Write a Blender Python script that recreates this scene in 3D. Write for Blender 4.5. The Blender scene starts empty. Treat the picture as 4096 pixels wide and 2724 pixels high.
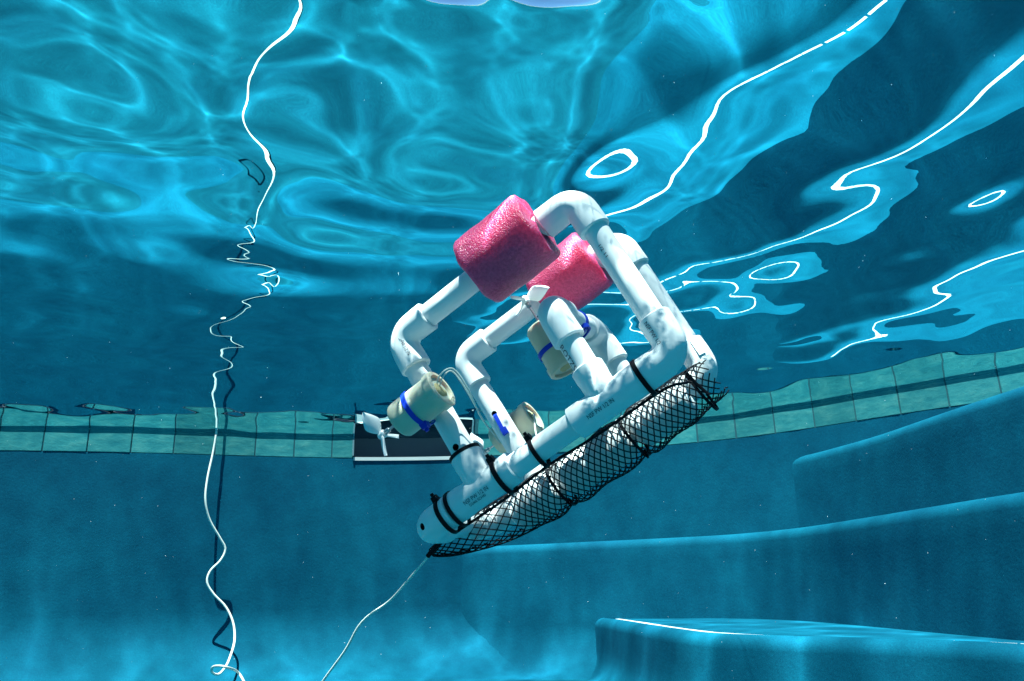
import bpy, bmesh, math, random
import numpy as np
from mathutils import Vector, Matrix
R = math.radians
random.seed(7)
S = bpy.context.scene
COL = S.collection

# ------------------------------------------------------------------ camera
DEPTH = 0.56                       # camera below the water surface (surface is z = 0)
PITCH, ROLL = R(17.0), R(1.5)
FPX = 3200.0                       # focal length in pixels of the 4096 px wide photograph
CAM = Vector((0, 0, -DEPTH))
_f = Vector((0, math.cos(PITCH), math.sin(PITCH)))
_u0 = Vector((1, 0, 0)).cross(_f)
_r = Vector((1, 0, 0)) * math.cos(ROLL) - _u0 * math.sin(ROLL)
_u = _u0 * math.cos(ROLL) + Vector((1, 0, 0)) * math.sin(ROLL)
cam_data = bpy.data.cameras.new('camera')
cam = bpy.data.objects.new('camera', cam_data)
COL.objects.link(cam)
cam.matrix_world = Matrix(((_r.x, _u.x, -_f.x, CAM.x), (_r.y, _u.y, -_f.y, CAM.y), (_r.z, _u.z, -_f.z, CAM.z), (0, 0, 0, 1)))
cam_data.sensor_width = 36
cam_data.lens = 36 * FPX / 4096
cam_data.clip_start = 0.01
cam_data.clip_end = 500
S.camera = cam

def ray(x, y):
    return _f + _r * ((x - 2048) / FPX) - _u * ((y - 1362) / FPX)
def at_z(x, y, z):                 # the point of a pixel's ray at height z
    v = ray(x, y)
    return CAM + v * ((z + DEPTH) / v.z)

# ------------------------------------------------------------------ sky, sun, exposure
SUN_EL, SUN_AZ = R(70), R(203)     # azimuth from +Y clockwise, where the sun stands
world = bpy.data.worlds.new('World')
S.world = world
world.use_nodes = True
wn = world.node_tree
bg = wn.nodes['Background']
sky = wn.nodes.new('ShaderNodeTexSky')
sky.sky_type = 'NISHITA'
sky.sun_disc = False
sky.air_density = 0.3
sky.dust_density = 0.1
sky.ozone_density = 4.0
sky.sun_elevation = SUN_EL
sky.sun_rotation = SUN_AZ
wn.links.new(sky.outputs[0], bg.inputs[0])
bg.inputs[1].default_value = 0.05
sd = bpy.data.lights.new('sun', 'SUN')
sd.energy = 5.0
sd.angle = R(0.5)
sd.color = (1, 0.96, 0.9)
sun = bpy.data.objects.new('sun', sd)
COL.objects.link(sun)
sdir = Vector((math.sin(SUN_AZ) * math.cos(SUN_EL), math.cos(SUN_AZ) * math.cos(SUN_EL), math.sin(SUN_EL)))
sun.rotation_euler = sdir.to_track_quat('Z', 'Y').to_euler()
sun.location = (0, 0, 5)
sd.cycles.is_caustics_light = True
S.view_settings.view_transform = 'Standard'
S.view_settings.look = 'None'
S.view_settings.exposure = 2.5
S.view_settings.gamma = 1
S.view_settings.use_curve_mapping = False
S.render.engine = 'CYCLES'
cy = S.cycles
cy.use_denoising = True
cy.max_bounces = 10
cy.diffuse_bounces = 4
cy.glossy_bounces = 6
cy.transmission_bounces = 8
cy.transparent_max_bounces = 8
cy.caustics_refractive = True
cy.caustics_reflective = True
cy.sample_clamp_indirect = 4
cy.blur_glossy = 0.3

# ------------------------------------------------------------------ materials
def material(name, color, rough=0.6, noise=None, spec=0.2, bump=None, **kw):
    m = bpy.data.materials.new(name)
    m.use_nodes = True
    n, l = m.node_tree.nodes, m.node_tree.links
    b = n['Principled BSDF']
    b.inputs['Base Color'].default_value = (*color, 1)
    b.inputs['Roughness'].default_value = rough
    b.inputs['Specular IOR Level'].default_value = spec
    tc = n.new('ShaderNodeTexCoord')
    if noise:                       # (scale, second colour, contrast low, high)
        t = n.new('ShaderNodeTexNoise')
        t.inputs['Scale'].default_value = noise[0]
        t.inputs['Detail'].default_value = 6
        r = n.new('ShaderNodeValToRGB')
        r.color_ramp.elements[0].position = noise[2]
        r.color_ramp.elements[1].position = noise[3]
        r.color_ramp.elements[0].color = (*color, 1)
        r.color_ramp.elements[1].color = (*noise[1], 1)
        l.new(tc.outputs['Object'], t.inputs['Vector'])
        l.new(t.outputs['Fac'], r.inputs['Fac'])
        l.new(r.outputs['Color'], b.inputs['Base Color'])
    if bump:                        # (scale, strength, distance)
        t2 = n.new('ShaderNodeTexNoise')
        t2.inputs['Scale'].default_value = bump[0]
        t2.inputs['Detail'].default_value = 5
        bp = n.new('ShaderNodeBump')
        bp.inputs['Strength'].default_value = bump[1]
        bp.inputs['Distance'].default_value = bump[2]
        l.new(tc.outputs['Object'], t2.inputs['Vector'])
        l.new(t2.outputs['Fac'], bp.inputs['Height'])
        l.new(bp.outputs['Normal'], b.inputs['Normal'])
    for k, v in kw.items():
        b.inputs[k.replace('_', ' ')].default_value = v
    return m

M = {}
def plaster_material(name, lo, hi):
    m = material(name, lo, 0.85, spec=0.05)
    n, l = m.node_tree.nodes, m.node_tree.links
    b = n['Principled BSDF']
    tc = n.new('ShaderNodeTexCoord')
    def noise(sc, det, rough=0.5, dist=0.0):
        t = n.new('ShaderNodeTexNoise')
        t.inputs['Scale'].default_value = sc; t.inputs['Detail'].default_value = det
        t.inputs['Roughness'].default_value = rough; t.inputs['Distortion'].default_value = dist
        l.new(tc.outputs['Object'], t.inputs['Vector'])
        return t
    big, mid, fine = noise(2.2, 5, 0.6, 0.8), noise(14, 6, 0.65), noise(420, 2)
    def ramp(src, p0, c0, p1, c1):
        r = n.new('ShaderNodeValToRGB')
        r.color_ramp.elements[0].position, r.color_ramp.elements[1].position = p0, p1
        r.color_ramp.elements[0].color, r.color_ramp.elements[1].color = (*c0, 1), (*c1, 1)
        l.new(src, r.inputs['Fac'])
        return r
    r1 = ramp(big.outputs['Fac'], 0.32, lo, 0.68, hi)
    r2 = ramp(mid.outputs['Fac'], 0.30, (0.80, 0.82, 0.84), 0.70, (1.15, 1.12, 1.10))
    r3 = ramp(fine.outputs['Fac'], 0.35, (0.85, 0.86, 0.88), 0.72, (1.25, 1.2, 1.15))
    def mul(x, y):
        q = n.new('ShaderNodeMix'); q.data_type = 'RGBA'; q.blend_type = 'MULTIPLY'; q.inputs['Factor'].default_value = 1
        q.clamp_result = False
        l.new(x, q.inputs['A']); l.new(y, q.inputs['B'])
        return q.outputs['Result']
    l.new(mul(mul(r1.outputs['Color'], r2.outputs['Color']), r3.outputs['Color']), b.inputs['Base Color'])
    bp = n.new('ShaderNodeBump'); bp.inputs['Strength'].default_value = 0.25; bp.inputs['Distance'].default_value = 0.0025
    gr = noise(120, 5, 0.6)
    l.new(gr.outputs['Fac'], bp.inputs['Height']); l.new(bp.outputs['Normal'], b.inputs['Normal'])
    return m
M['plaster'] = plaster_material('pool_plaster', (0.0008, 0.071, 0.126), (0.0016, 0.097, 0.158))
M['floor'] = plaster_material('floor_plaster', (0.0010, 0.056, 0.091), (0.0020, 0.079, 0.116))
def tile_material():
    m = material('slate_tile', (0.05, 0.2, 0.19), 0.5, spec=0.12)
    n, l = m.node_tree.nodes, m.node_tree.links
    b = n['Principled BSDF']
    geo = n.new('ShaderNodeNewGeometry'); oi = n.new('ShaderNodeObjectInfo')
    t = n.new('ShaderNodeTexNoise'); t.inputs['Scale'].default_value = 16; t.inputs['Detail'].default_value = 7; t.inputs['Roughness'].default_value = 0.65
    mp = n.new('ShaderNodeMapping'); mp.inputs['Scale'].default_value = (1, 1, 2.2)
    l.new(geo.outputs['Position'], mp.inputs['Vector']); l.new(mp.outputs['Vector'], t.inputs['Vector'])
    r = n.new('ShaderNodeValToRGB')
    e = r.color_ramp.elements
    e[0].position, e[0].color = 0.28, (0.014, 0.165, 0.190, 1)
    e[1].position, e[1].color = 0.72, (0.080, 0.295, 0.275, 1)
    q = r.color_ramp.elements.new(0.5); q.color = (0.034, 0.225, 0.232, 1)
    l.new(t.outputs['Fac'], r.inputs['Fac'])
    hs = n.new('ShaderNodeHueSaturation')
    mr = n.new('ShaderNodeMapRange'); mr.inputs['To Min'].default_value = 0.80; mr.inputs['To Max'].default_value = 1.18
    l.new(oi.outputs['Random'], mr.inputs['Value']); l.new(mr.outputs['Result'], hs.inputs['Value'])
    l.new(r.outputs['Color'], hs.inputs['Color']); l.new(hs.outputs['Color'], b.inputs['Base Color'])
    bp = n.new('ShaderNodeBump'); bp.inputs['Strength'].default_value = 0.5; bp.inputs['Distance'].default_value = 0.003
    l.new(t.outputs['Fac'], bp.inputs['Height']); l.new(bp.outputs['Normal'], b.inputs['Normal'])
    return m
M['tile'] = tile_material()
M['grout'] = material('grout', (0.03, 0.10, 0.12), 0.9, spec=0.1)
M['trim'] = material('trim_tile', (0.78, 0.80, 0.76), 0.35)
M['deck'] = material('deck_stone', (0.42, 0.39, 0.34), 0.8, noise=(6, (0.5, 0.47, 0.42), 0.3, 0.7))

wm = bpy.data.materials.new('water')
wm.use_nodes = True
nt = wm.node_tree
nt.nodes.remove(nt.nodes['Principled BSDF'])
gl = nt.nodes.new('ShaderNodeBsdfGlass')
gl.inputs['Roughness'].default_value = 0
gl.inputs['IOR'].default_value = 1.333
gl.inputs['Color'].default_value = (0.74, 0.97, 1, 1)
nt.links.new(gl.outputs[0], nt.nodes['Material Output'].inputs['Surface'])
M['water'] = wm

# ------------------------------------------------------------------ mesh helpers
def tag(o, label=None, cat=None, group=None, kind=None):
    for k, v in (('label', label), ('category', cat), ('group', group), ('kind', kind)):
        if v:
            o[k] = v
    return o
def link(name, me, mat=None, parent=None, smooth=True):
    o = bpy.data.objects.new(name, me)
    COL.objects.link(o)
    if mat is not None and not me.materials:
        me.materials.append(mat)
    if smooth:
        me.polygons.foreach_set('use_smooth', [True] * len(me.polygons))
    if parent is not None:
        o.parent = parent
    return o
def pydata(name, v, f):
    me = bpy.data.meshes.new(name)
    me.from_pydata([tuple(p) for p in v], [], f)
    me.update()
    return me
def catmull(pts, n, closed=False):
    P = [Vector(p) for p in pts]
    if not closed:
        P = [P[0] * 2 - P[1]] + P + [P[-1] * 2 - P[-2]]
        seg = len(P) - 3
        g = lambda i: P[i]
    else:
        seg = len(P)
        g = lambda i: P[(i - 1) % len(P)]
    out = []
    for s in range(seg):
        a, b, c, d = g(s), g(s + 1), g(s + 2), g(s + 3)
        for k in range(n):
            t = k / n
            out.append(0.5 * ((2 * b) + (c - a) * t + (2 * a - 5 * b + 4 * c - d) * t * t + (3 * b - a - 3 * c + d) * t ** 3))
    if not closed:
        out.append(P[-2].copy())
    return out
def resample(pts, step, closed=False):
    P = list(pts) + ([pts[0]] if closed else [])
    L = [0]
    for a, b in zip(P, P[1:]):
        L.append(L[-1] + (b - a).length)
    n = max(2, int(round(L[-1] / step)))
    out, j = [], 0
    for i in range(n if closed else n + 1):
        s = L[-1] * i / n
        while j < len(L) - 2 and L[j + 1] < s:
            j += 1
        t = (s - L[j]) / max(1e-9, L[j + 1] - L[j])
        out.append(P[j].lerp(P[j + 1], t))
    return out, L[-1]

# ------------------------------------------------------------------ pool outline, from the waterline on the far wall
WL = [(0, 1711), (350, 1715), (650, 1722), (1000, 1743), (1350, 1756), (1700, 1760), (2050, 1747), (2600, 1708), (2850, 1684),
      (3050, 1655), (3210, 1628), (3380, 1597), (3556, 1561), (3740, 1530), (4096, 1478)]
front = [at_z(x, y, 0).to_2d() for x, y in WL]
# light smoothing of the measured points
for _ in range(2):
    front = [front[0]] + [(a + 2 * b + c) / 4 for a, b, c in zip(front, front[1:], front[2:])] + [front[-1]]
back = [(2.0, 1.75), (2.45, 0.9), (2.6, -0.4), (2.5, -2.0), (1.9, -3.4), (0.6, -4.3), (-1.2, -4.3), (-2.8, -3.4), (-3.6, -1.8), (-3.75, 0.0), (-3.3, 1.6), (-2.6, 2.45)]
ring = catmull([(p.x, p.y, 0) for p in front] + [(x, y, 0) for x, y in back], 14, closed=True)
OUT, PERIM = resample(ring, 0.02, closed=True)
_q = np.array([(p.x, p.y) for p in OUT])
for _ in range(70):                         # ease out the kinks between measured points
    _q = 0.5 * _q + 0.25 * (np.roll(_q, 1, 0) + np.roll(_q, -1, 0))
OUT, PERIM = resample([Vector((x, y, 0)) for x, y in _q], 0.02, closed=True)
NO = len(OUT)
def tangent(i): return (OUT[(i + 1) % NO] - OUT[(i - 1) % NO]).normalized()
def inward(i):
    t = tangent(i)
    return Vector((t.y, -t.x, 0))          # ring runs clockwise (left to right along the far wall)
NRM = [inward(i) for i in range(NO)]
TILE_TOP, TILE_BOT = 0.085, -0.079
FLOOR_Z, COVE = -0.86, 0.24

# tile joints every 0.14 m from the start of the ring
TP = PERIM / round(PERIM / 0.14)
def at_s(s):                                # point and inward normal at arc length s
    f = (s / PERIM * NO) % NO
    i = int(f); t = f - i
    return OUT[i].lerp(OUT[(i + 1) % NO], t), NRM[i].lerp(NRM[(i + 1) % NO], t).normalized()
def nearest_s(x, y):
    i = min(range(NO), key=lambda k: (OUT[k].x - x) ** 2 + (OUT[k].y - y) ** 2)
    return i * PERIM / NO
sk0 = at_z(1425, 1757, 0); sk1 = at_z(1892, 1757, 0)
SK0, SK1 = nearest_s(sk0.x, sk0.y), nearest_s(sk1.x, sk1.y)

# wall below the tile band, with a cove down to the floor
prof = [(0.0, TILE_BOT)] + [(0.0, TILE_BOT - (TILE_BOT - (FLOOR_Z + COVE)) * k / 6) for k in range(1, 7)]
prof += [(COVE * (1 - math.cos(a)), FLOOR_Z + COVE * (1 - math.sin(a))) for a in [R(90 * k / 10) for k in range(1, 11)]]
v, f = [], []
for i in range(NO):
    for o, z in prof:
        p = OUT[i] + NRM[i] * o
        v.append((p.x, p.y, z))
K = len(prof)
for i in range(NO):
    for j in range(K - 1):
        a, b = i * K + j, ((i + 1) % NO) * K + j
        f.append((a, b, b + 1, a + 1))
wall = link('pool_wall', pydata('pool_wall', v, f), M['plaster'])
tag(wall, 'curved blue plaster pool wall below a band of slate tiles', 'pool wall')

# grout bed behind the tiles, open at the skimmer
v, f = [], []
for i in range(NO):
    p = OUT[i] - NRM[i] * 0.0022
    v += [(p.x, p.y, TILE_TOP), (p.x, p.y, TILE_BOT)]
for i in range(NO):
    s = (i + 0.5) * PERIM / NO
    if SK0 < s < SK1:
        continue
    j = (i + 1) % NO
    f.append((2 * i, 2 * j, 2 * j + 1, 2 * i + 1))
link('grout_bed', pydata('grout_bed', v, f), M['grout'], wall)

# one mesh for all tiles (8 mm thick, eased edge), each tile its own object
def tile_mesh(w, name='tile'):
    bm = bmesh.new()
    bmesh.ops.create_cube(bm, size=1)
    for q in bm.verts:
        q.co = Vector((q.co.x * w, q.co.y * 0.009, q.co.z * (TILE_TOP - TILE_BOT - 0.002)))
    bmesh.ops.bevel(bm, geom=bm.edges[:], offset=0.0018, segments=1, affect='EDGES')
    me = bpy.data.meshes.new(name)
    bm.to_mesh(me); bm.free()
    me.materials.append(M['tile'])
    return me
TM = tile_mesh(TP - 0.0038)
s_vis0, s_vis1 = 0.0, nearest_s(1.72, 2.0)
for k in range(round(PERIM / TP)):
    a, b = k * TP + 0.0019, (k + 1) * TP - 0.0019
    if a < SK1 and b > SK0:
        for c, d in ((a, SK0 - 0.002), (SK1 + 0.002, b)):
            if d - c > 0.02:
                p, n = at_s((c + d) / 2)
                o = link('tile', tile_mesh(d - c, 'cut_tile'), None, wall, smooth=False)
                o.location = (p.x - n.x * 0.0035, p.y - n.y * 0.0035, (TILE_TOP + TILE_BOT) / 2)
                o.rotation_euler.z = math.atan2(n.y, n.x) + math.pi / 2
        continue
    p, n = at_s((a + b) / 2)
    o = link('tile', TM, None, wall, smooth=False)
    off = random.uniform(-0.0042, -0.0028)
    o.location = (p.x + n.x * off, p.y + n.y * off, (TILE_TOP + TILE_BOT) / 2)
    o.rotation_euler = (random.uniform(-.004, .004), 0, math.atan2(n.y, n.x) + math.pi / 2)

# floor: flat under the far wall, falling gently away behind the camera
v = [(p.x + n.x * (COVE - 0.001), p.y + n.y * (COVE - 0.001), FLOOR_Z) for p, n in zip(OUT, NRM)]
me = pydata('pool_floor', v, [tuple(range(NO))[::-1]])
bm = bmesh.new(); bm.from_mesh(me)
bmesh.ops.triangulate(bm, faces=bm.faces[:])
for fc in bm.faces:
    if fc.normal.z < 0: fc.normal_flip()
bm.to_mesh(me); bm.free()
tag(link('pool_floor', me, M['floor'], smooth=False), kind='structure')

# deck round the pool, above the tiles
v, f = [], []
for p, n in zip(OUT, NRM):
    a, b = p - n * 0.004, p - n * 0.5
    v += [(a.x, a.y, TILE_TOP), (a.x, a.y, TILE_TOP + 0.06), (b.x, b.y, TILE_TOP + 0.06)]
for i in range(NO):
    j = (i + 1) % NO
    f += [(3 * i, 3 * i + 1, 3 * j + 1, 3 * j), (3 * i + 1, 3 * i + 2, 3 * j + 2, 3 * j + 1)]
tag(link('pool_deck', pydata('pool_deck', v, f), M['deck'], smooth=False), kind='structure')

# ------------------------------------------------------------------ water surface
def build_water():
    rng = np.random.default_rng(21)
    xs = np.concatenate([np.arange(-3.9, -1.9, 0.02), np.arange(-1.9, -0.4, 0.010), np.arange(-0.4, 0.4, 0.006), np.arange(0.4, 2.0, 0.010), np.arange(2.0, 2.75, 0.02)])
    ys = np.concatenate([np.arange(-4.6, -0.5, 0.05), np.arange(-0.5, 0.2, 0.02), np.arange(0.2, 0.78, 0.006), np.arange(0.78, 3.35, 0.010)])
    X, Y = np.meshgrid(xs, ys)
    Z = np.zeros_like(X)
    for lam, slope, n in ((0.90, 0.012, 5), (0.52, 0.021, 7), (0.31, 0.029, 9), (0.19, 0.028, 12), (0.125, 0.013, 14), (0.07, 0.004, 12)):
        for _ in range(n):
            l = lam * rng.uniform(0.75, 1.3)
            a = rng.uniform(0, 2 * np.pi)
            k = 2 * np.pi / l
            amp = slope * np.sqrt(2) / k / np.sqrt(n)
            Z += amp * np.sin(k * (np.cos(a) * X + np.sin(a) * Y) + rng.uniform(0, 2 * np.pi))
    tt = np.clip((Y - 0.66) / 0.5, 0, 1)
    Z *= 0.46 + 0.54 * tt * tt * (3 - 2 * tt)
    tt = np.clip((Y - 1.5) / 1.3, 0, 1)          # calmer towards the far wall
    Z *= 1 - 0.42 * tt * tt * (3 - 2 * tt)
    # small ripples added over the robot, mostly unseen, to dapple it with light
    env = np.exp(-(((X - 0.03) / 0.38) ** 2 + ((Y - 0.49) / 0.18) ** 2) ** 3)
    for lam, slope, n in ((0.085, 0.065, 8), (0.050, 0.055, 8)):
        for _ in range(n):
            l = lam * rng.uniform(0.8, 1.25); a = rng.uniform(0, 2 * np.pi); k = 2 * np.pi / l
            Z += env * slope * np.sqrt(2) / k / np.sqrt(n) * np.sin(k * (np.cos(a) * X + np.sin(a) * Y) + rng.uniform(0, 2 * np.pi))
    ny, nx = X.shape
    me = bpy.data.meshes.new('water_surface')
    co = np.stack([X, Y, Z], -1).reshape(-1, 3)
    # keep quads inside the pool outline (even-odd test on cell centres)
    px = np.array([p.x for p in OUT]); py = np.array([p.y for p in OUT])
    cxs = (X[:-1, :-1] + X[1:, 1:]) / 2; cys = (Y[:-1, :-1] + Y[1:, 1:]) / 2
    inside = np.zeros(cxs.shape, bool)
    st = 4
    qx = px[::st]; qy = py[::st]
    for i in range(len(qx)):
        x1, y1, x2, y2 = qx[i - 1], qy[i - 1], qx[i], qy[i]
        if y1 == y2: continue
        c = ((y1 > cys) != (y2 > cys)) & (cxs < (x2 - x1) * (cys - y1) / (y2 - y1) + x1)
        inside ^= c
    keep = inside.copy()
    for _ in range(2):
        g = keep.copy()
        g[1:] |= keep[:-1]; g[:-1] |= keep[1:]; g[:, 1:] |= keep[:, :-1]; g[:, :-1] |= keep[:, 1:]
        keep = g
    idx = np.arange(ny * nx).reshape(ny, nx)
    q = np.stack([idx[:-1, :-1], idx[:-1, 1:], idx[1:, 1:], idx[1:, :-1]], -1)[keep]
    used = np.unique(q)
    rem = np.full(ny * nx, -1); rem[used] = np.arange(len(used))
    q = rem[q]; co = co[used]
    me.vertices.add(len(co)); me.vertices.foreach_set('co', co.ravel())
    me.loops.add(q.size); me.loops.foreach_set('vertex_index', q.ravel())
    me.polygons.add(len(q)); me.polygons.foreach_set('loop_start', np.arange(0, q.size, 4))
    me.update(calc_edges=True)
    me.validate()
    o = link('water', me, M['water'])
    o.cycles.is_caustics_caster = True
    return tag(o, kind='structure')
build_water()

# ------------------------------------------------------------------ skimmer mouth in the far wall
def loft(rows, closed=False):
    """quads between rows of equal length"""
    n = len(rows[0])
    v = [p for r in rows for p in r]
    f = []
    for i in range(len(rows) - 1):
        for j in range(n if closed else n - 1):
            k = (j + 1) % n
            f.append((i * n + j, i * n + k, (i + 1) * n + k, (i + 1) * n + j))
    return v, f
M['throat'] = material('skimmer_plastic', (0.14, 0.24, 0.27), 0.6)
M['lip'] = material('skimmer_lip', (0.55, 0.58, 0.56), 0.5)
skp = [at_s(SK0 + (SK1 - SK0) * k / 16) for k in range(17)]
sk_mid, sk_n = at_s((SK0 + SK1) / 2)
skim = bpy.data.objects.new('skimmer', None)
COL.objects.link(skim)
skim.location = (sk_mid.x, sk_mid.y, TILE_BOT)
tag(skim, 'dark rectangular skimmer mouth with a thin white lip, set in the tile band', 'skimmer')
def rel(parent, pts):
    return [Vector(p) - Vector(parent.location) for p in pts]
rows = []
for p, n in skp:
    b = p - n * 0.34
    rows.append([(p.x, p.y, TILE_BOT), (b.x, b.y, TILE_BOT - 0.05), (b.x, b.y, TILE_TOP), (p.x, p.y, TILE_TOP)])
v, f = loft(rows)
m_ = len(rows) - 1
f += [(0, 1, 2, 3), (m_ * 4 + 3, m_ * 4 + 2, m_ * 4 + 1, m_ * 4)]
link('throat', pydata('throat', rel(skim, v), f), M['throat'], skim, smooth=False)
rows = []
for p, n in skp:
    a, b = p + n * 0.0035, p - n * 0.02
    rows.append([(b.x, b.y, TILE_BOT + 0.004), (a.x, a.y, TILE_BOT + 0.004), (a.x, a.y, TILE_BOT - 0.009), (b.x, b.y, TILE_BOT - 0.009)])
v, f = loft(rows, closed=True)
f += [(0, 3, 2, 1), (m_ * 4, m_ * 4 + 1, m_ * 4 + 2, m_ * 4 + 3)]
link('lip', pydata('lip', rel(skim, v), f), M['lip'], skim, smooth=False)
for s_ in (SK0 - 0.001, SK1 + 0.001):
    p, n = at_s(s_)
    bm = bmesh.new()
    bmesh.ops.create_cube(bm, size=1)
    for q in bm.verts:
        q.co = Vector((q.co.x * 0.006, q.co.y * 0.02, q.co.z * (TILE_TOP - TILE_BOT - 0.01)))
    me = bpy.data.meshes.new('jamb'); bm.to_mesh(me); bm.free()
    o = link('jamb', me, M['throat'], skim, smooth=False)
    o.location = Vector((p.x, p.y, (TILE_TOP + TILE_BOT) / 2 + 0.004)) - skim.location
    o.rotation_euler.z = math.atan2(n.y, n.x) + math.pi / 2

# ------------------------------------------------------------------ curved steps
steps = bpy.data.objects.new('pool_steps', None)
COL.objects.link(steps)
steps.location = (1.2, 1.6, FLOOR_Z)
tag(steps, 'three curved blue plaster steps with rows of white trim tiles along their edges', 'steps')
STEP = [(-0.165, [(0.78, 2.93), (0.90, 2.80), (0.965, 2.68), (1.01, 2.52), (1.05, 2.32), (1.08, 2.00), (1.10, 1.82), (1.125, 1.66), (1.18, 1.43), (1.32, 1.18), (1.65, 1.0), (2.1, 0.92), (2.7, 0.90)]),
        (-0.418, [(-0.50, 3.22), (-0.25, 3.12), (-0.05, 3.05), (0.20, 2.95), (0.45, 2.84), (0.68, 2.70), (0.81, 2.45), (0.86, 2.10), (0.885, 1.80), (0.91, 1.55), (0.95, 1.32), (1.03, 1.05), (1.20, 0.80), (1.5, 0.62), (2.1, 0.54), (2.8, 0.52)]),
        (-0.675, [(0.20, 3.25), (0.27, 2.85), (0.32, 2.45), (0.36, 2.16), (0.40, 1.97), (0.47, 1.84), (0.56, 1.74), (0.65, 1.65), (0.75, 1.54), (0.83, 1.38), (0.89, 1.15), (0.98, 0.85), (1.15, 0.60), (1.5, 0.40), (2.1, 0.30), (2.85, 0.28)])]
TRIM_W, TRIM_L = 0.013, 0.050
bm = bmesh.new()
bmesh.ops.create_cube(bm, size=1)
for q in bm.verts:
    q.co = Vector((q.co.x * (TRIM_L - 0.0008), q.co.y * TRIM_W, q.co.z * 0.007))
bmesh.ops.bevel(bm, geom=bm.edges[:], offset=0.0008, segments=1, affect='EDGES')
TRIM = bpy.data.meshes.new('trim_tile')
bm.to_mesh(TRIM); bm.free()
TRIM.materials.append(M['trim'])
for z, pts in STEP:
    line, _ = resample(catmull([(x, y, 0) for x, y in pts], 12), 0.025)
    n = len(line)
    nr = []
    for i in range(n):
        t = (line[min(i + 1, n - 1)] - line[max(i - 1, 0)]).normalized()
        nr.append(Vector((t.y, -t.x, 0)) * (1 if True else -1))
    # the pool side is on the right when walking from the wall towards the camera side
    if nr[n // 2].dot(Vector((-1, -0.6, 0))) < 0:
        nr = [-q for q in nr]
    rb = 0.030
    prof = [(-rb - 0.028, -0.004), (-rb - 0.018, -0.003), (-rb, 0.0)] + [(-rb + rb * math.sin(a), -rb + rb * math.cos(a)) for a in [R(18 * k) for k in range(1, 6)]]
    H_ = z - FLOOR_Z
    cv = min(0.16, H_ * 0.45)
    prof += [(0.0, -0.07), (0.004, -(H_ - cv))] + [(0.004 + cv * (1 - math.cos(a)), -(H_ - cv) - (cv + 0.004) * math.sin(a)) for a in [R(15 * k) for k in range(1, 7)]]
    rows = [[((p + q * o).x, (p + q * o).y, z + dz) for o, dz in prof] for p, q in zip(line, nr)]
    v, f = loft(rows)
    back_ = [(3.4, 0.4), (3.4, 4.2), (-0.8, 4.2)]
    o_ = len(v)
    v += [(x, y, z - 0.004) for x, y in back_]
    bm = bmesh.new()
    ring_ = [bm.verts.new(rows[i][0]) for i in range(n)] + [bm.verts.new((x, y, z)) for x, y in back_]
    bm.faces.new(ring_)
    bmesh.ops.triangulate(bm, faces=bm.faces[:])
    bm.verts.index_update()
    K_ = len(prof)
    for fc in bm.faces:
        ids = [q.index for q in fc.verts]
        ids = [i * K_ if i < n else o_ + i - n for i in ids]
        f.append(tuple(ids))
    bm.free()
    me = pydata('step', rel(steps, v), f)
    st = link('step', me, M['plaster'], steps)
    # trim tiles
    acc = 0.0
    seg, L = resample(line, TRIM_L)
    for a, b in zip(seg, seg[1:]):
        c = (a + b) / 2
        k = min(range(n), key=lambda i: (line[i] - c).length_squared)
        c = c - nr[k] * 0.070
        if c.x > 2.0 or min((c - OUT[i]).length for i in range(0, NO, 8)) < 0.03:
            continue
        # stay inside the wall
        i = min(range(0, NO, 4), key=lambda i: (OUT[i] - c).length_squared)
        if (c - OUT[i]).dot(NRM[i]) < 0.01:
            continue
        o = link('trim_tile', TRIM, None, st, smooth=False)
        o.location = Vector((c.x, c.y, z - 0.0070 + random.uniform(-0.0002, 0.0003))) - steps.location
        o.rotation_euler.z = math.atan2((b - a).y, (b - a).x) + random.uniform(-.02, .02)

# ------------------------------------------------------------------ the robot: local frame
# x along the bottom rail, y from the near side frame to the far one, z up through the floats
RX = Vector((0.788, -0.404, 0.464)).normalized()
RZ = Vector((-0.454, 0.128, 0.882))
RZ = (RZ - RX * RZ.dot(RX)).normalized()
RY = RZ.cross(RX)
RO = Vector((-0.0772, 0.6985, -0.5118))
ROV_M = Matrix(((RX.x, RY.x, RZ.x, RO.x), (RX.y, RY.y, RZ.y, RO.y), (RX.z, RY.z, RZ.z, RO.z), (0, 0, 0, 1)))
ROV_I = ROV_M.inverted()
rov = bpy.data.objects.new('underwater_robot', None)
COL.objects.link(rov)
rov.matrix_world = ROV_M
tag(rov, 'white plastic pipe underwater robot with pink foam floats, cream motors and black net', 'robot')
def loc(x, y, d):                          # pixel at distance d along the view axis -> robot frame
    return ROV_I @ (CAM + ray(x, y) * d)

M['pvc'] = material('white_pvc', (0.85, 0.855, 0.85), 0.38, noise=(22, (0.72, 0.74, 0.73), 0.42, 0.85))
M['fitting'] = material('white_fitting', (0.84, 0.845, 0.84), 0.33, bump=(300, 0.12, 0.0006))
M['inside'] = material('hole_shade', (0.015, 0.018, 0.022), 0.8)  # near-black colour paints a hollow pipe's shade onto the drilled recess walls
M['ink'] = material('print_ink', (0.02, 0.025, 0.05), 0.5)
M['black'] = material('black_nylon', (0.005, 0.005, 0.008), 0.5, spec=0.12)
M['blue'] = material('blue_nylon', (0.010, 0.045, 0.48), 0.35)
M['wax'] = material('cream_canister', (0.60, 0.55, 0.40), 0.38, noise=(45, (0.66, 0.62, 0.48), 0.3, 0.7), Subsurface_Weight=0.25, Subsurface_Scale=0.01)
M['lid'] = material('canister_lid', (0.58, 0.60, 0.50), 0.4, Subsurface_Weight=0.2, Subsurface_Scale=0.008)
M['putty'] = material('wax_seal', (0.50, 0.42, 0.22), 0.6, bump=(250, 0.6, 0.002))
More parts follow.
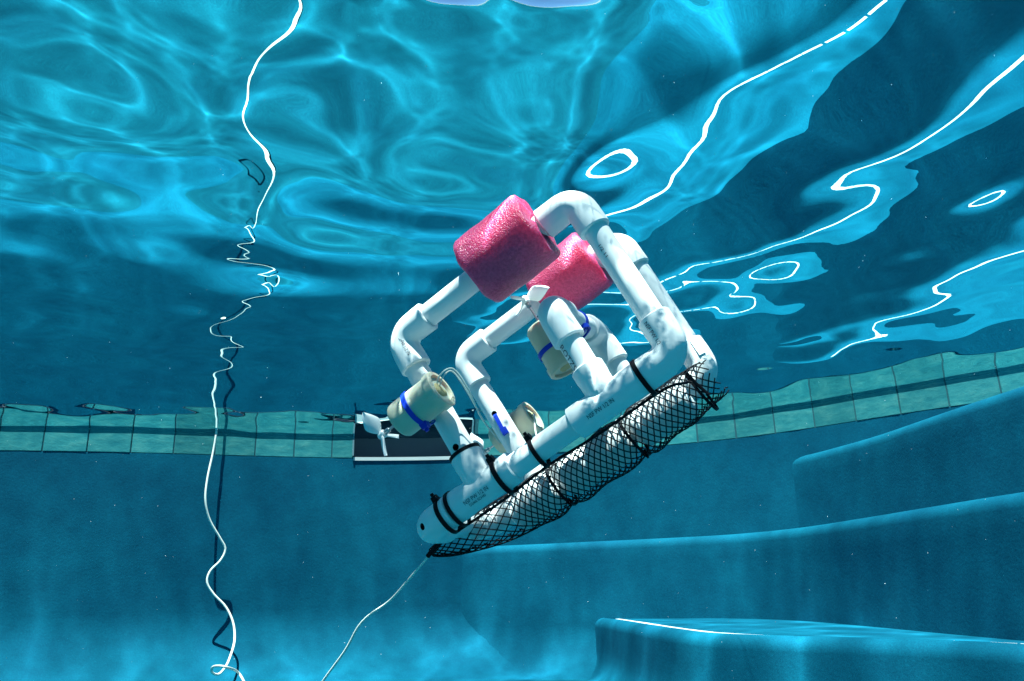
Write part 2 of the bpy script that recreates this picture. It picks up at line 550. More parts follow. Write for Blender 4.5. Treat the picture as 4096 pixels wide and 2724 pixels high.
M['steel'] = material('steel', (0.45, 0.46, 0.47), 0.3, Metallic=1.0)
M['prop'] = material('white_propeller', (0.82, 0.83, 0.84), 0.3)
M['wire'] = material('pale_wire', (0.72, 0.74, 0.66), 0.4)
M['cord'] = material('white_cord', (0.80, 0.80, 0.72), 0.5)

def foam_material():
    m = material('pink_foam', (0.58, 0.045, 0.13), 0.36, spec=0.45, Subsurface_Weight=0.9, Subsurface_Scale=0.03, Subsurface_Radius=(1.0, 0.35, 0.35))
    n, l = m.node_tree.nodes, m.node_tree.links
    b = n['Principled BSDF']
    tc = n.new('ShaderNodeTexCoord')
    vo = n.new('ShaderNodeTexVoronoi'); vo.inputs['Scale'].default_value = 800
    no = n.new('ShaderNodeTexNoise'); no.inputs['Scale'].default_value = 400; no.inputs['Detail'].default_value = 4
    ad = n.new('ShaderNodeMath'); ad.operation = 'ADD'
    bp = n.new('ShaderNodeBump'); bp.inputs['Strength'].default_value = 0.8; bp.inputs['Distance'].default_value = 0.0008
    l.new(tc.outputs['Object'], vo.inputs['Vector']); l.new(tc.outputs['Object'], no.inputs['Vector'])
    l.new(vo.outputs['Distance'], ad.inputs[0]); l.new(no.outputs['Fac'], ad.inputs[1])
    l.new(ad.outputs[0], bp.inputs['Height']); l.new(bp.outputs['Normal'], b.inputs['Normal'])
    mx = n.new('ShaderNodeValToRGB')
    mx.color_ramp.elements[0].color = (0.62, 0.045, 0.15, 1); mx.color_ramp.elements[1].color = (0.80, 0.09, 0.23, 1)
    mx.color_ramp.elements[0].position = .35; mx.color_ramp.elements[1].position = .65
    l.new(no.outputs['Fac'], mx.inputs['Fac']); l.new(mx.outputs['Color'], b.inputs['Base Color'])
    return m
M['foam'] = foam_material()

def frame_of(d):
    d = Vector(d).normalized()
    a = Vector((0, 0, 1)) if abs(d.z) < 0.9 else Vector((1, 0, 0))
    u = a.cross(d).normalized()
    return u, d.cross(u)
def sweep(path, radii, seg=24, cap=True, closed=False):
    """tube along a path with a radius per point, parallel-transported frame"""
    P = [Vector(p) for p in path]
    n = len(P)
    rr = radii if isinstance(radii, (list, tuple)) else [radii] * n
    tan = []
    for i in range(n):
        if closed: t = P[(i + 1) % n] - P[i - 1]
        else: t = P[min(i + 1, n - 1)] - P[max(i - 1, 0)]
        if t.length < 1e-9: t = tan[-1] if tan else Vector((0, 0, 1))
        tan.append(t.normalized())
    u, w = frame_of(tan[0])
    v, f = [], []
    for i in range(n):
        if i:
            u = (u - tan[i] * u.dot(tan[i])).normalized()
            w = tan[i].cross(u)
        for k in range(seg):
            a = 2 * math.pi * k / seg
            v.append(P[i] + (u * math.cos(a) + w * math.sin(a)) * rr[i])
    for i in range(n if closed else n - 1):
        j = (i + 1) % n
        for k in range(seg):
            k2 = (k + 1) % seg
            f.append((i * seg + k, i * seg + k2, j * seg + k2, j * seg + k))
    if cap and not closed:
        f.append(tuple(range(seg))[::-1]); f.append(tuple((n - 1) * seg + k for k in range(seg)))
    return v, f
def add(acc, vf):
    o = len(acc[0])
    acc[0].extend(vf[0]); acc[1].extend([tuple(i + o for i in q) for q in vf[1]])
def shade(me, angle=35):
    me.polygons.foreach_set('use_smooth', [True] * len(me.polygons))
    bm = bmesh.new(); bm.from_mesh(me)
    for e in bm.edges:
        if len(e.link_faces) == 2 and e.calc_face_angle(0) > R(angle):
            e.smooth = False
    bm.to_mesh(me); bm.free()
def part(name, vf, mat, parent=None, angle=35, smooth=True):
    me = pydata(name, vf[0], vf[1])
    bm = bmesh.new(); bm.from_mesh(me)
    bmesh.ops.recalc_face_normals(bm, faces=bm.faces[:])
    bm.to_mesh(me); bm.free()
    o = link(name, me, mat, parent or rov, smooth=False)
    if smooth: shade(me, angle)
    return o
def lathe(p0, d, prof, seg=32):
    """profile of (distance along d, radius) revolved about the axis"""
    p0 = Vector(p0); d = Vector(d).normalized(); u, w = frame_of(d)
    v, f = [], []
    for s_, r_ in prof:
        for k in range(seg):
            a = 2 * math.pi * k / seg
            v.append(p0 + d * s_ + (u * math.cos(a) + w * math.sin(a)) * max(r_, 1e-5))
    for i in range(len(prof) - 1):
        for k in range(seg):
            k2 = (k + 1) % seg
            f.append((i * seg + k, i * seg + k2, (i + 1) * seg + k2, (i + 1) * seg + k))
    f.append(tuple(range(seg))[::-1]); f.append(tuple((len(prof) - 1) * seg + k for k in range(seg)))
    return v, f
def boolean_hole(o, at, d, r, depth):
    """drill a blind hole"""
    d = Vector(d).normalized()
    v, f = sweep([Vector(at) + d * 0.004, Vector(at) - d * depth], r, 20)
    me = pydata('drill', v, f)
    bm = bmesh.new(); bm.from_mesh(me); bmesh.ops.recalc_face_normals(bm, faces=bm.faces[:]); bm.to_mesh(me); bm.free()
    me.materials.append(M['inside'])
    c = bpy.data.objects.new('drill', me); COL.objects.link(c); c.matrix_world = o.parent.matrix_world if o.parent else Matrix()
    md = o.modifiers.new('hole', 'BOOLEAN'); md.operation = 'DIFFERENCE'; md.object = c; md.solver = 'EXACT'
    try: md.material_mode = 'TRANSFER'
    except Exception: pass
    dg = bpy.context.evaluated_depsgraph_get()
    new = bpy.data.meshes.new_from_object(o.evaluated_get(dg), depsgraph=dg)
    o.modifiers.clear(); o.data = new
    bpy.data.objects.remove(c)
    shade(new)

W_ = 0.1219                                  # frame spacing
LR = 0.259; T1X = 0.0644; T2X = 0.1928
TOPZ = 0.160; E1X, E2X = 0.0606, 0.2616; E5Z = 0.0942
PR, FR, FL = 0.01065, 0.0140, 0.0345         # pipe radius, fitting radius, fitting length from corner

def pipe(a, b):
    a, b = Vector(a), Vector(b); d = (b - a).normalized(); L = (b - a).length
    return part('pipe', lathe(a, d, [(0, PR - .0006), (0.0006, PR), (L - .0006, PR), (L, PR - .0006)], 32), M['pvc'])
def elbow(c, d1, d2, l1=FL, l2=FL):
    c = Vector(c); d1 = Vector(d1).normalized(); d2 = Vector(d2).normalized()
    ang = d1.angle(d2)
    rb = 0.0152
    tl = rb / math.tan(ang / 2)
    cen = c + (d1 + d2).normalized() * (rb / math.sin(ang / 2))
    A, B = c + d1 * tl, c + d2 * tl
    arc = []
    va, vb = A - cen, B - cen
    for k in range(0, 11):
        arc.append(cen + va.normalized().slerp(vb.normalized(), k / 10) * va.length)
    path = [c + d1 * l1, c + d1 * (l1 - 0.0009), c + d1 * (l1 - 0.004), c + d1 * (tl + 0.003)] + arc + [c + d2 * (tl + 0.003), c + d2 * (l2 - 0.004), c + d2 * (l2 - 0.0009), c + d2 * l2]
    rad = [FR - .0009, FR, FR, FR - 0.0003] + [FR - 0.0004] * 11 + [FR - 0.0003, FR, FR, FR - .0009]
    return part('elbow', sweep(path, rad, 32), M['fitting'])
def tee(c, d, b, l=0.033, lb=0.033):
    c = Vector(c); d = Vector(d).normalized(); b = Vector(b).normalized()
    acc = ([], [])
    add(acc, lathe(c - d * l, d, [(0, FR - .0009), (0.0009, FR), (0.012, FR), (0.016, FR - .0006), (2 * l - 0.016, FR - .0006), (2 * l - 0.012, FR), (2 * l - .0009, FR), (2 * l, FR - .0009)]))
    add(acc, lathe(c + b * 0.003, b, [(0, FR - .002), (0.006, FR - .0008), (lb - 0.016, FR - .0006), (lb - 0.012, FR), (lb - 0.0039, FR), (lb - 0.003, FR - .0009)]))
    # moulding rib along the parting plane of the branch
    sd = d.cross(b)
    p0, p1 = c + b * 0.010 - sd * (FR - 0.001), c + b * (lb - 0.001) - sd * (FR - 0.001)
    add(acc, sweep([p0, p1], 0.0016, 8))
    o = part('tee', acc, M['fitting'])
    return o

parts = {}
for side, y in ((0, 0.0), (1, W_)):
    sg = 1 if side == 0 else -1
    e6 = elbow((0, y, 0), (1, 0, 0), (0, sg, 0), 0.030, 0.034)
    t1 = tee((T1X, y, 0), (1, 0, 0), (E1X - T1X, 0, TOPZ))
    t2 = tee((T2X, y, 0), (1, 0, 0), (0, 0, 1))
    e4 = elbow((LR, y, 0), (-1, 0, 0), (E2X - LR, 0, TOPZ), 0.0325)
    e1 = elbow((E1X, y, TOPZ), (T1X - E1X, 0, -TOPZ), (1, 0, 0))
    e2 = elbow((E2X, y, TOPZ), (-1, 0, 0), (LR - E2X, 0, -TOPZ))
    e5 = elbow((T2X, y, E5Z), (0, 0, -1), (0, sg, 0), 0.034, 0.032)
    pipe((0.09, y, 0), (0.165, y, 0))
    up1 = pipe((T1X, y, 0.025), (E1X, y, TOPZ - 0.025))
    top = pipe((E1X + 0.025, y, TOPZ), (E2X - 0.025, y, TOPZ))
    up2 = pipe((LR, y, 0.025), (E2X, y, TOPZ - 0.025))
    mid = pipe((T2X, y, 0.025), (T2X, y, E5Z - 0.025))
    parts[side] = dict(e6=e6, t1=t1, t2=t2, e4=e4, e1=e1, e2=e2, e5=e5, up1=up1, top=top, up2=up2, mid=mid)
pipe((0, 0.025, 0), (0, W_ - 0.025, 0))
pipe((T2X, 0.022, E5Z), (T2X, W_ - 0.022, E5Z))

def hole_at(o, px, py, depth, hole_r):
    """drill where the pixel's ray meets the part"""
    from mathutils.bvhtree import BVHTree
    t = BVHTree.FromPolygons([q.co for q in o.data.vertices], [tuple(q.vertices) for q in o.data.polygons])
    p, n, _, _ = t.ray_cast(ROV_I @ CAM, (ROV_I.to_3x3() @ ray(px, py)).normalized())
    if p is None:
        print('hole missed', px, py)
        return None, None
    boolean_hole(o, p, n, hole_r, depth)
    return p, n
def dk(x, y): return x * 1.7371, y * 1.7371   # overview pixels -> photograph pixels
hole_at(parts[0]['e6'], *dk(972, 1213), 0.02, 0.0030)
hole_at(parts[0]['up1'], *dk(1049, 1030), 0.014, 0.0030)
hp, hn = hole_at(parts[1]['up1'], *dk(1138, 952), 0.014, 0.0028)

# ------------------------------------------------------------------ floats
def noodle(x0, x1, y, z, r):
    n = 14; seg = 64
    prof = [(0.0, 0.0117), (0.0, r * 0.6), (0.0, r - 0.004), (0.0012, r - 0.0012), (0.004, r)]
    L = x1 - x0
    prof += [(L * k / n, r) for k in range(1, n)]
    prof += [(L - 0.004, r), (L - 0.0012, r - 0.0012), (L, r - 0.004), (L, r * 0.6), (L, 0.0117)]
    v, f = [], []
    for i, (s, q) in enumerate(prof):
        for k in range(seg):
            a = 2 * math.pi * k / seg
            jit = 1 + 0.012 * math.sin(3 * a + 9 * s / L) + 0.006 * math.sin(7 * a + 20 * s / L)
            wob = 0.0012 * math.sin(5 * a + i) if q < r * 0.95 else 0
            v.append((x0 + s + wob, y + math.cos(a) * q * jit, z + math.sin(a) * q * jit))
    for i in range(len(prof) - 1):
        for k in range(seg):
            k2 = (k + 1) % seg
            f.append((i * seg + k, i * seg + k2, (i + 1) * seg + k2, (i + 1) * seg + k))
    for k in range(seg):                       # bore
        k2 = (k + 1) % seg; e = (len(prof) - 1) * seg
        f.append((k, e + k, e + k2, k2))
    return part('foam_float', (v, f), M['foam'], angle=50)
noodle(0.154, 0.224, 0.0, TOPZ + 0.003, 0.0335)
noodle(0.166, 0.234, W_, TOPZ + 0.001, 0.0325)

# ------------------------------------------------------------------ motors
def motor(c, d, shaft, back):
    """film-canister motor: axis d (propeller at -d end), strapped on its 'back' side"""
    c = Vector(c); d = Vector(d).normalized(); back = Vector(back).normalized()
    r, L = 0.0162, 0.050
    v, f = lathe(c - d * L / 2, d, [(0, 0.004), (0, r - 0.0035), (0.0006, r - 0.0018), (0.0025, r - 0.0004), (0.006, r), (L - 0.008, r), (L - 0.0075, r + 0.0014), (L - 0.001, r + 0.0014), (L, r + 0.0004), (L, r - 0.0025), (L - 0.003, r - 0.0032), (L - 0.003, 0.001)], 40)
    mo = part('motor', (v, f), M['wax'], angle=40)
    sd = d.cross(back).normalized()
    # seal blob inside the lid
    acc = ([], [])
    for i, (a, q, t) in enumerate(((0.2, 0.0, 0.007), (1.9, 0.006, 0.0035), (4.1, 0.005, 0.003))):
        o = c + d * (L / 2 - 0.0027) + (sd * math.cos(a) + back * math.sin(a)) * q
        add(acc, lathe(o, d, [(0, t), (0.0008, t * 0.92), (0.0015, t * 0.6), (0.0018, 0.0003)], 16))
    part('seal', acc, M['putty'], mo, angle=60)
    lidc = lathe(c + d * (L / 2 - 0.0032), d, [(0, r - 0.0038), (0.0006, r - 0.0038)], 32)
    part('lid', lidc, M['lid'], mo)
    # shaft, coupling and propeller
    part('shaft', lathe(c - d * (L / 2 + shaft), d, [(0, 0.0011), (shaft + 0.004, 0.0011)], 12), M['steel'], mo)
    part('coupling', lathe(c - d * (L / 2 + shaft - 0.0035), d, [(0, 0.0020), (0.0005, 0.0023), (0.0055, 0.0023), (0.006, 0.0020)], 14), M['steel'], mo)
    hub = c - d * (L / 2 + shaft - 0.0005)
    pr_ = part('propeller', lathe(hub - d * 0.004, d, [(0, 0.0005), (0.0008, 0.0022), (0.002, 0.0034), (0.007, 0.0038), (0.008, 0.003)], 20), M['prop'], mo)
    return mo, pr_, hub, d
def blade(parent, hub, d, up, length=0.0235, width=0.0175, pitch=-35):
    """egg-shaped blade growing from the hub along 'up'"""
    up = (up - d * up.dot(d)).normalized(); tang = d.cross(up)
    v, f = [], []
    nu, nv = 12, 9
    for side in (1, -1):
        for i in range(nu + 1):
            t = i / nu
            half = width / 2 * (math.sin(math.pi * min(1, t ** 0.62 * 0.97 + 0.03)) ** 0.75) * (0.35 + 0.65 * min(1, t * 2.2))
            pa = R(pitch - 16 * (1 - t))
            cdir = tang * math.cos(pa) + d * math.sin(pa)
            nrm = -tang * math.sin(pa) + d * math.cos(pa)
            for j in range(nv):
                s = (j / (nv - 1) * 2 - 1)
                th = 0.0011 * math.sqrt(max(0, 1 - s * s)) * (1.2 - 0.8 * t) + 0.0001
                cam_ = 0.0022 * (1 - s * s) * t
                v.append(hub + up * (0.002 + length * t) + cdir * (half * s) + nrm * (side * th + cam_))
    n1 = (nu + 1) * nv
    for sidx in (0, 1):
        for i in range(nu):
            for j in range(nv - 1):
                a = sidx * n1 + i * nv + j
                f.append((a, a + 1, a + nv + 1, a + nv) if sidx == 0 else (a, a + nv, a + nv + 1, a + 1))
    for i in range(nu):
        for j in (0, nv - 1):
            a = i * nv + j
            f.append((a, a + nv, n1 + a + nv, n1 + a))
    for j in range(nv - 1):
        a = nu * nv + j
        f.append((a, a + 1, n1 + a + 1, n1 + a))
    return v, f
def band(c, d, r, w, t, name='zip_tie', mat=None, parent=None, head=None, stretch=None):
    """flat strap loop about axis d; optional head direction; stretch = (direction, extra length)"""
    c = Vector(c); d = Vector(d).normalized(); u, q = frame_of(d)
    n = 48
    rows = []
    for k in range(n + 1):
        a = 2 * math.pi * k / n
        rad = u * math.cos(a) + q * math.sin(a)
        p = c + rad * r
        if stretch:
            sdir = Vector(stretch[0]).normalized()
            kk = rad.dot(sdir)
            if kk > 0: p = p + sdir * (stretch[1] * kk ** 0.6)
        rows.append([p - d * w / 2, p - d * w / 2 + rad * t, p + d * w / 2 + rad * t, p + d * w / 2])
    v, f = loft(rows, closed=True)
    if head is not None:
        h = Vector(head); h = (h - d * h.dot(d)).normalized()
        tg = d.cross(h)
        p = c + h * (r + 0.0022)
        hv = []
        for sx, sy, sz in ((-1, -1, -1), (1, -1, -1), (1, 1, -1), (-1, 1, -1), (-1, -1, 1), (1, -1, 1), (1, 1, 1), (-1, 1, 1)):
            k = 0.78 if sz > 0 else 1
            hv.append(p + d * (sx * w * 0.85 * k) + tg * (sy * w * 0.75 * k) + h * (sz * 0.0028))
        o = len(v)
        v += hv
        f += [tuple(o + i for i in q_) for q_ in ((0, 3, 2, 1), (4, 5, 6, 7), (0, 1, 5, 4), (1, 2, 6, 5), (2, 3, 7, 6), (3, 0, 4, 7))]
        # trimmed tail
        o = len(v)
        for s in (0, 1):
            for a_, b_ in ((-1, -1), (1, -1), (1, 1), (-1, 1)):
                v.append(p + h * (0.002 + s * 0.0035) + d * (a_ * w * 0.38) + tg * (b_ * 0.0007))
        f += [tuple(o + i for i in q_) for q_ in ((0, 3, 2, 1), (4, 5, 6, 7), (0, 1, 5, 4), (1, 2, 6, 5), (2, 3, 7, 6), (3, 0, 4, 7))]
    return part(name, (v, f), mat or M['black'], parent, angle=30)

mz = 0.083
m1, p1, h1, d1 = motor((T1X - 0.0045, -0.0272, mz), (1, 0, 0.02), 0.020, (0, 1, 0))
camdir = (ROV_I @ CAM).normalized()
vw = (h1 - ROV_I @ CAM).normalized()
# blade directions chosen so one broad blade leans up and away to the left as in the photograph
b0 = (loc(1462, 1712, 0.66) - loc(1547, 1758, 0.66)).normalized()
for k in range(3):
    q = Matrix.Rotation(R(120 * k), 3, d1)
    part('blade', blade(p1, h1, d1, q @ (b0 - d1 * b0.dot(d1))), M['prop'], m1, angle=60)
band((T1X - 0.0045 - 0.004, -0.0272, mz), (1, 0, 0.02), 0.0164, 0.0042, 0.0012, mat=M['blue'], head=(0, -0.1, -1), stretch=((0, 1, -0.1), 0.006))
m2, p2, h2, d2 = motor((T2X - 0.0282, W_ * 0.5, E5Z - 0.007), (0, 0, -1), 0.031, (1, 0, 0))
b0 = (loc(2190, 1150, 0.72) - loc(2110, 1170, 0.72)).normalized()
for k in range(3):
    q = Matrix.Rotation(R(120 * k), 3, d2)
    part('blade', blade(p2, h2, d2, q @ (b0 - d2 * b0.dot(d2))), M['prop'], m2, angle=60)
band((T2X - 0.0282, W_ * 0.5, E5Z - 0.010), (0, 0, 1), 0.0164, 0.0042, 0.0012, mat=M['blue'], stretch=((1, 0, 0), 0.02))
m3, p3, h3, d3 = motor((T1X - 0.002, W_ + 0.0272, mz - 0.010), (1, 0, 0.02), 0.020, (0, -1, 0))
for k in range(3):
    q = Matrix.Rotation(R(120 * k + 20), 3, d3)
    part('blade', blade(p3, h3, d3, q @ Vector((0, 0.3, 1))), M['prop'], m3, angle=60)
band((T1X - 0.002, W_ + 0.0272, mz - 0.010), (1, 0, 0.02), 0.0164, 0.0042, 0.0012, mat=M['blue'], stretch=((0, -1, 0), 0.006))
# blue strap head on the cross pipe
band((T2X, W_ * 0.52, E5Z), (0, 1, 0), PR, 0.0042, 0.0012, mat=M['blue'], head=(0.35, 0, 1))
# blue strap end lying down the far upright below its hole
ua = Vector((T1X - E1X, 0, -TOPZ)).normalized()
if hp is not None:
    tg = ua.cross(hn)
    rows = []
    for s, lift in ((0.000, -0.003), (0.003, 0.0006), (0.010, 0.0010), (0.020, 0.0008)):
        p = hp + ua * s + hn * lift + tg * (0.05 * s)
        rows.append([p - tg * 0.002, p - tg * 0.002 + hn * 0.0012, p + tg * 0.002 + hn * 0.0012, p + tg * 0.002])
    v, f = loft(rows, closed=True)
    o = len(v); p = hp + ua * 0.022 + hn * 0.002
    hv = [p + ua * (a * 0.0034) + tg * (b * 0.0032) + hn * (c * 0.0026) for c in (-1, 1) for a, b in ((-1, -1), (1, -1), (1, 1), (-1, 1))]
    v += hv
    f += [tuple(o + i for i in q_) for q_ in ((0, 3, 2, 1), (4, 5, 6, 7), (0, 1, 5, 4), (1, 2, 6, 5), (2, 3, 7, 6), (3, 0, 4, 7))]
    part('zip_tie', (v, f), M['blue'], angle=30)
# motor leads
def wire(pts, r, name='wire', mat=None, parent=None, seg=8):
    path = catmull(pts, 10)
    return part(name, sweep(path, r, seg), mat or M['wire'], parent, angle=80)
lc = Vector((T1X - 0.0045 + 0.0235, -0.0272, mz))
wire([lc + Vector((-0.004, 0, 0.003)), lc + Vector((0.006, -0.002, 0.010)), lc + Vector((0.016, 0.006, 0.011)), lc + Vector((0.016, 0.014, -0.008)), lc + Vector((0.008, 0.030, -0.03)), lc + Vector((0.004, 0.05, -0.05))], 0.0007, parent=m1)
wire([lc + Vector((-0.004, 0.002, 0.001)), lc + Vector((0.007, 0.000, 0.008)), lc + Vector((0.013, 0.010, 0.011)), lc + Vector((0.013, 0.017, -0.008)), lc + Vector((0.007, 0.034, -0.03)), lc + Vector((0.004, 0.05, -0.052))], 0.0006, parent=m1)
l3 = Vector((T1X - 0.002 + 0.0235, W_ + 0.0272, mz - 0.01))
wire([l3 + Vector((-0.003, 0, 0)), l3 + Vector((0.006, -0.012, -0.003)), l3 + Vector((0.002, -0.022, -0.02)), l3 + Vector((0.0, -0.04, -0.05))], 0.0009, parent=m3)

# ------------------------------------------------------------------ black cable ties on the near rail
near = (0, -1, 0.35)
band((0.023, 0, 0), (1, 0, 0), FR, 0.0036, 0.0013, head=(0, -0.45, 1), stretch=((0, 0.3, -1), 0.003))
band((0.0335, 0, 0), (1, 0, 0), FR, 0.0034, 0.0012, stretch=((0, 0.3, -1), 0.003))
band((0.0845, 0, 0), (1, 0, 0), FR, 0.0040, 0.0013, head=(0, -0.55, 1), stretch=((0, 0.3, -1), 0.003))
band((0.1215, 0, 0), (1, 0, 0), PR, 0.0036, 0.0013, head=(0, -0.5, 1), stretch=((0, 0.3, -1), 0.004))
band((0.2270, 0, 0), (1, 0, 0), FR, 0.0038, 0.0013, stretch=((0, 0.3, -1), 0.003))
band((T1X - 0.0008, 0, 0.0342), (E1X - T1X, 0, TOPZ), PR + 0.001, 0.0028, 0.0026)

# ------------------------------------------------------------------ net sleeve round the far rail
TIP = loc(1722, 2212, 0.705)
def net_point(u, a):
    """u along the rail, a round the sleeve"""
    lump = 1 + 0.05 * math.sin(u * 75 + 1.3) + 0.03 * math.sin(u * 160 + 2 * a)
    pin = 1 - 0.16 * math.exp(-((u - 0.088) / 0.008) ** 2) - 0.16 * math.exp(-((u - 0.172) / 0.008) ** 2) - 0.30 * max(0, (u - 0.225) / 0.04)
    r = 0.0228 * lump * pin
    y = W_ - 0.010 + r * 1.15 * math.cos(a)
    z = -0.0075 - 0.004 * math.sin(max(0, min(1, u / 0.25)) * math.pi) + r * math.sin(a)
    p = Vector((u, y, z))
    if u < 0.045:
        t = min(1.0, (0.045 - u) / 0.065)
        t = t ** 1.25
        edge = TIP + Vector((0, math.cos(a) * 0.004, math.sin(a) * 0.003))
        p = p.lerp(edge, t)
    return p
A0, A1 = R(62), R(325)                              # open sheet: over the near side and under the rail
ARC = (A1 - A0) / (2 * math.pi) * 2 * math.pi * 0.0240
CELL = 0.0066                                       # diamond width along the rail
U0, U1 = -0.018, 0.262
vs, fs = [], []
def strand(path, r, seg=5):
    v, f = sweep(path, r, seg)
    o = len(vs); vs.extend(v); fs.extend([tuple(i + o for i in q) for q in f])
kmax = int((U1 - U0 + ARC) / CELL) + 1
for fam in (1, -1):
    for k in range(-1, kmax + 1):
        path = []
        uk = U0 + k * CELL
        for i in range(91):
            s_ = ARC * i / 90
            u = uk - (ARC - s_) * 0.62 if fam > 0 else uk - s_ * 0.62
            if u < U0 or u > U1 + 0.004 * math.sin(k * 2.3 + fam):
                continue
            path.append(net_point(u, A0 + (A1 - A0) * s_ / ARC))
        if len(path) > 2:
            strand(path, 0.00060)
for u0_, u1_ in ((0.030, 0.086), (0.090, 0.170), (0.174, 0.236)):
    n_ = 12
    pr_l = []
    for i in range(n_ + 1):
        t = i / n_
        e_ = min(1.0, math.sqrt(max(0.0, 1 - (max(0, abs(t * 2 - 1) - 0.80) / 0.2) ** 2)))
        pr_l.append(((u1_ - u0_) * t, 0.0187 * (0.55 + 0.45 * e_) * (1 + 0.02 * math.sin(t * 9 + u0_ * 90))))
    part('ballast_tube', lathe((u0_, W_ - 0.008, -0.0085), (1, 0, 0), pr_l, 36), M['pvc'], angle=60)
net = part('net', (vs, fs), M['black'], angle=80)
net['kind'] = 'stuff'
# net edge cord pulled along the near rail, and gathered tail
wire([Vector((0.020, 0.008, -0.0155)), Vector((0.07, 0.007, -0.0162)), Vector((0.12, 0.008, -0.0135)), Vector((0.17, 0.007, -0.0160)), Vector((0.232, 0.008, -0.0160)), Vector((0.25, 0.03, -0.017))], 0.0012, 'edge_cord', M['black'])
wire([TIP + Vector((0.028, -0.001, 0.006)), TIP + Vector((0.010, 0, 0.002)), TIP, TIP - Vector((0.004, 0, 0.001))], [0.0045, 0.004, 0.0025][0] * 0.5, 'net_tail', M['black'])
# ties holding the net to the far rail
for u, st, hd in ((0.088, 0.012, (0, -0.6, -1)), (0.172, 0.012, (0, -0.4, -1)), (0.246, 0.008, None)):
    band((u, W_ - 0.010, -0.010), (1, 0, 0.1), 0.0205, 0.0026, 0.0012, stretch=((0, -0.5, -1), 0.002), head=hd)
part('zip_tie', sweep([loc(2745, 1490, 0.66), loc(2785, 1535, 0.66), loc(2838, 1580, 0.655)], [0.0014, 0.0015, 0.0013], 6), M['black'])

# ------------------------------------------------------------------ printing on pipes and fittings
def wrap_text(txt, size, axis0, axisd, r, along, ang_dir, flip=1, stretch=1.0):
    """lettering bent round a tube: starts at 'along', centred on the direction ang_dir"""
    cu = bpy.data.curves.new('lettering', 'FONT'); cu.body = txt; cu.size = size; cu.resolution_u = 3
    ob = bpy.data.objects.new('lettering', cu); COL.objects.link(ob)
    dg = bpy.context.evaluated_depsgraph_get()
    me = bpy.data.meshes.new_from_object(ob.evaluated_get(dg), depsgraph=dg)
    bpy.data.objects.remove(ob); bpy.data.curves.remove(cu)
    bm = bmesh.new(); bm.from_mesh(me)
    bmesh.ops.triangulate(bm, faces=bm.faces[:])
    bmesh.ops.subdivide_edges(bm, edges=[e for e in bm.edges if e.calc_length() > size * 0.3], cuts=1)
    bmesh.ops.triangulate(bm, faces=bm.faces[:])
    a = Vector(axisd).normalized()
    h = Vector(ang_dir); h = (h - a * h.dot(a)).normalized()
    w = h.cross(a)
    for q in bm.verts:
        x, y = q.co.x * stretch, q.co.y - size * 0.35
        th = flip * y / r
        q.co = Vector(axis0) + a * (along + x) + (h * math.cos(th) + w * math.sin(th)) * (r + 0.00025)
    bmesh.ops.recalc_face_normals(bm, faces=bm.faces[:])
    bm.to_mesh(me); bm.free()
    me.materials.clear()
    return link('lettering', me, M['ink'], rov, smooth=False)
toc = (ROV_I @ CAM)
def facing(p):
    return (toc - Vector(p))
def dirpx(axis0, axisd, r, px, py):
    o_ = ROV_I @ CAM; d = (ROV_I.to_3x3() @ ray(px, py)).normalized(); a = Vector(axisd).normalized()
    for k in range(4000):
        p = o_ + d * (0.5 + k * 0.0001)
        q = p - Vector(axis0); rad = q - a * q.dot(a)
        if rad.length < r: return q.dot(a), rad.normalized()
    return 0.05, Vector((0, -1, 0))
s0, r0 = dirpx((T2X, 0, E5Z), (0, 0, -1), PR, *dk(1294, 800))
wrap_text('ROTZS', 0.0078, (T2X, 0, E5Z), (0, 0, -1), PR, s0 - 0.002, r0, 1, 1.0)
s0, r0 = dirpx((0, 0, 0), (1, 0, 0), FR, *dk(1068, 1160))
wrap_text('NSF PW 1/2 IN', 0.0050, (0, 0, 0), (1, 0, 0), FR, s0, r0, 1, 0.8)
wrap_text('D2466 SCH40', 0.0036, (0, 0, 0), (1, 0, 0), FR, s0 + 0.003, (Matrix.Rotation(0.28, 3, 'X') @ r0), 1, 0.8)
s0, r0 = dirpx((0, 0, 0), (1, 0, 0), FR, *dk(1352, 962))
wrap_text('NSF PW 1/2 IN', 0.0050, (0, 0, 0), (1, 0, 0), FR, s0, r0, 1, 0.8)
s0, r0 = dirpx((E1X, 0, TOPZ), (T1X - E1X, 0, -TOPZ), FR, *dk(918, 772))
wrap_text('SCH40 1/2 IN', 0.0048, (E1X, 0, TOPZ), (T1X - E1X, 0, -TOPZ), FR, s0, r0, 1, 0.8)
s0, r0 = dirpx((LR, 0, 0), (LR - E2X, 0, -TOPZ), FR, *dk(1486, 742))
wrap_text('NSF PW 1/2 IN', 0.0052, (LR, 0, 0), (LR - E2X, 0, -TOPZ), FR, s0, r0, 1, 0.8)
s0, r0 = dirpx((E2X, 0, TOPZ), (LR - E2X, 0, -TOPZ), PR, *dk(1379, 562))
wrap_text('1/2 11', 0.0040, (E2X, 0, TOPZ), (LR - E2X, 0, -TOPZ), PR, s0, r0, 1, 1.4)
# raised mould mark on the far corner elbow
s0, r0 = dirpx((LR, W_, 0), (LR - E2X, 0, -TOPZ), FR, *dk(1607, 800))
a_ = Vector((LR - E2X, 0, -TOPZ)).normalized(); w_ = a_.cross(r0)
c_ = Vector((LR, W_, 0)) - a_ * 0.0235 + r0 * (FR - 0.0006)
v = [c_ + a_ * (sx * 0.0085 * k) + w_ * (sy * 0.0032 * k) + r0 * h_ for h_, k in ((0, 1), (0.0010, 0.9)) for sx, sy in ((-1, -1), (1, -1), (1, 1), (-1, 1))]
part('mould_mark', (v, [(4, 5, 6, 7), (0, 1, 5, 4), (1, 2, 6, 5), (2, 3, 7, 6), (3, 0, 4, 7)]), M['fitting'], angle=20)

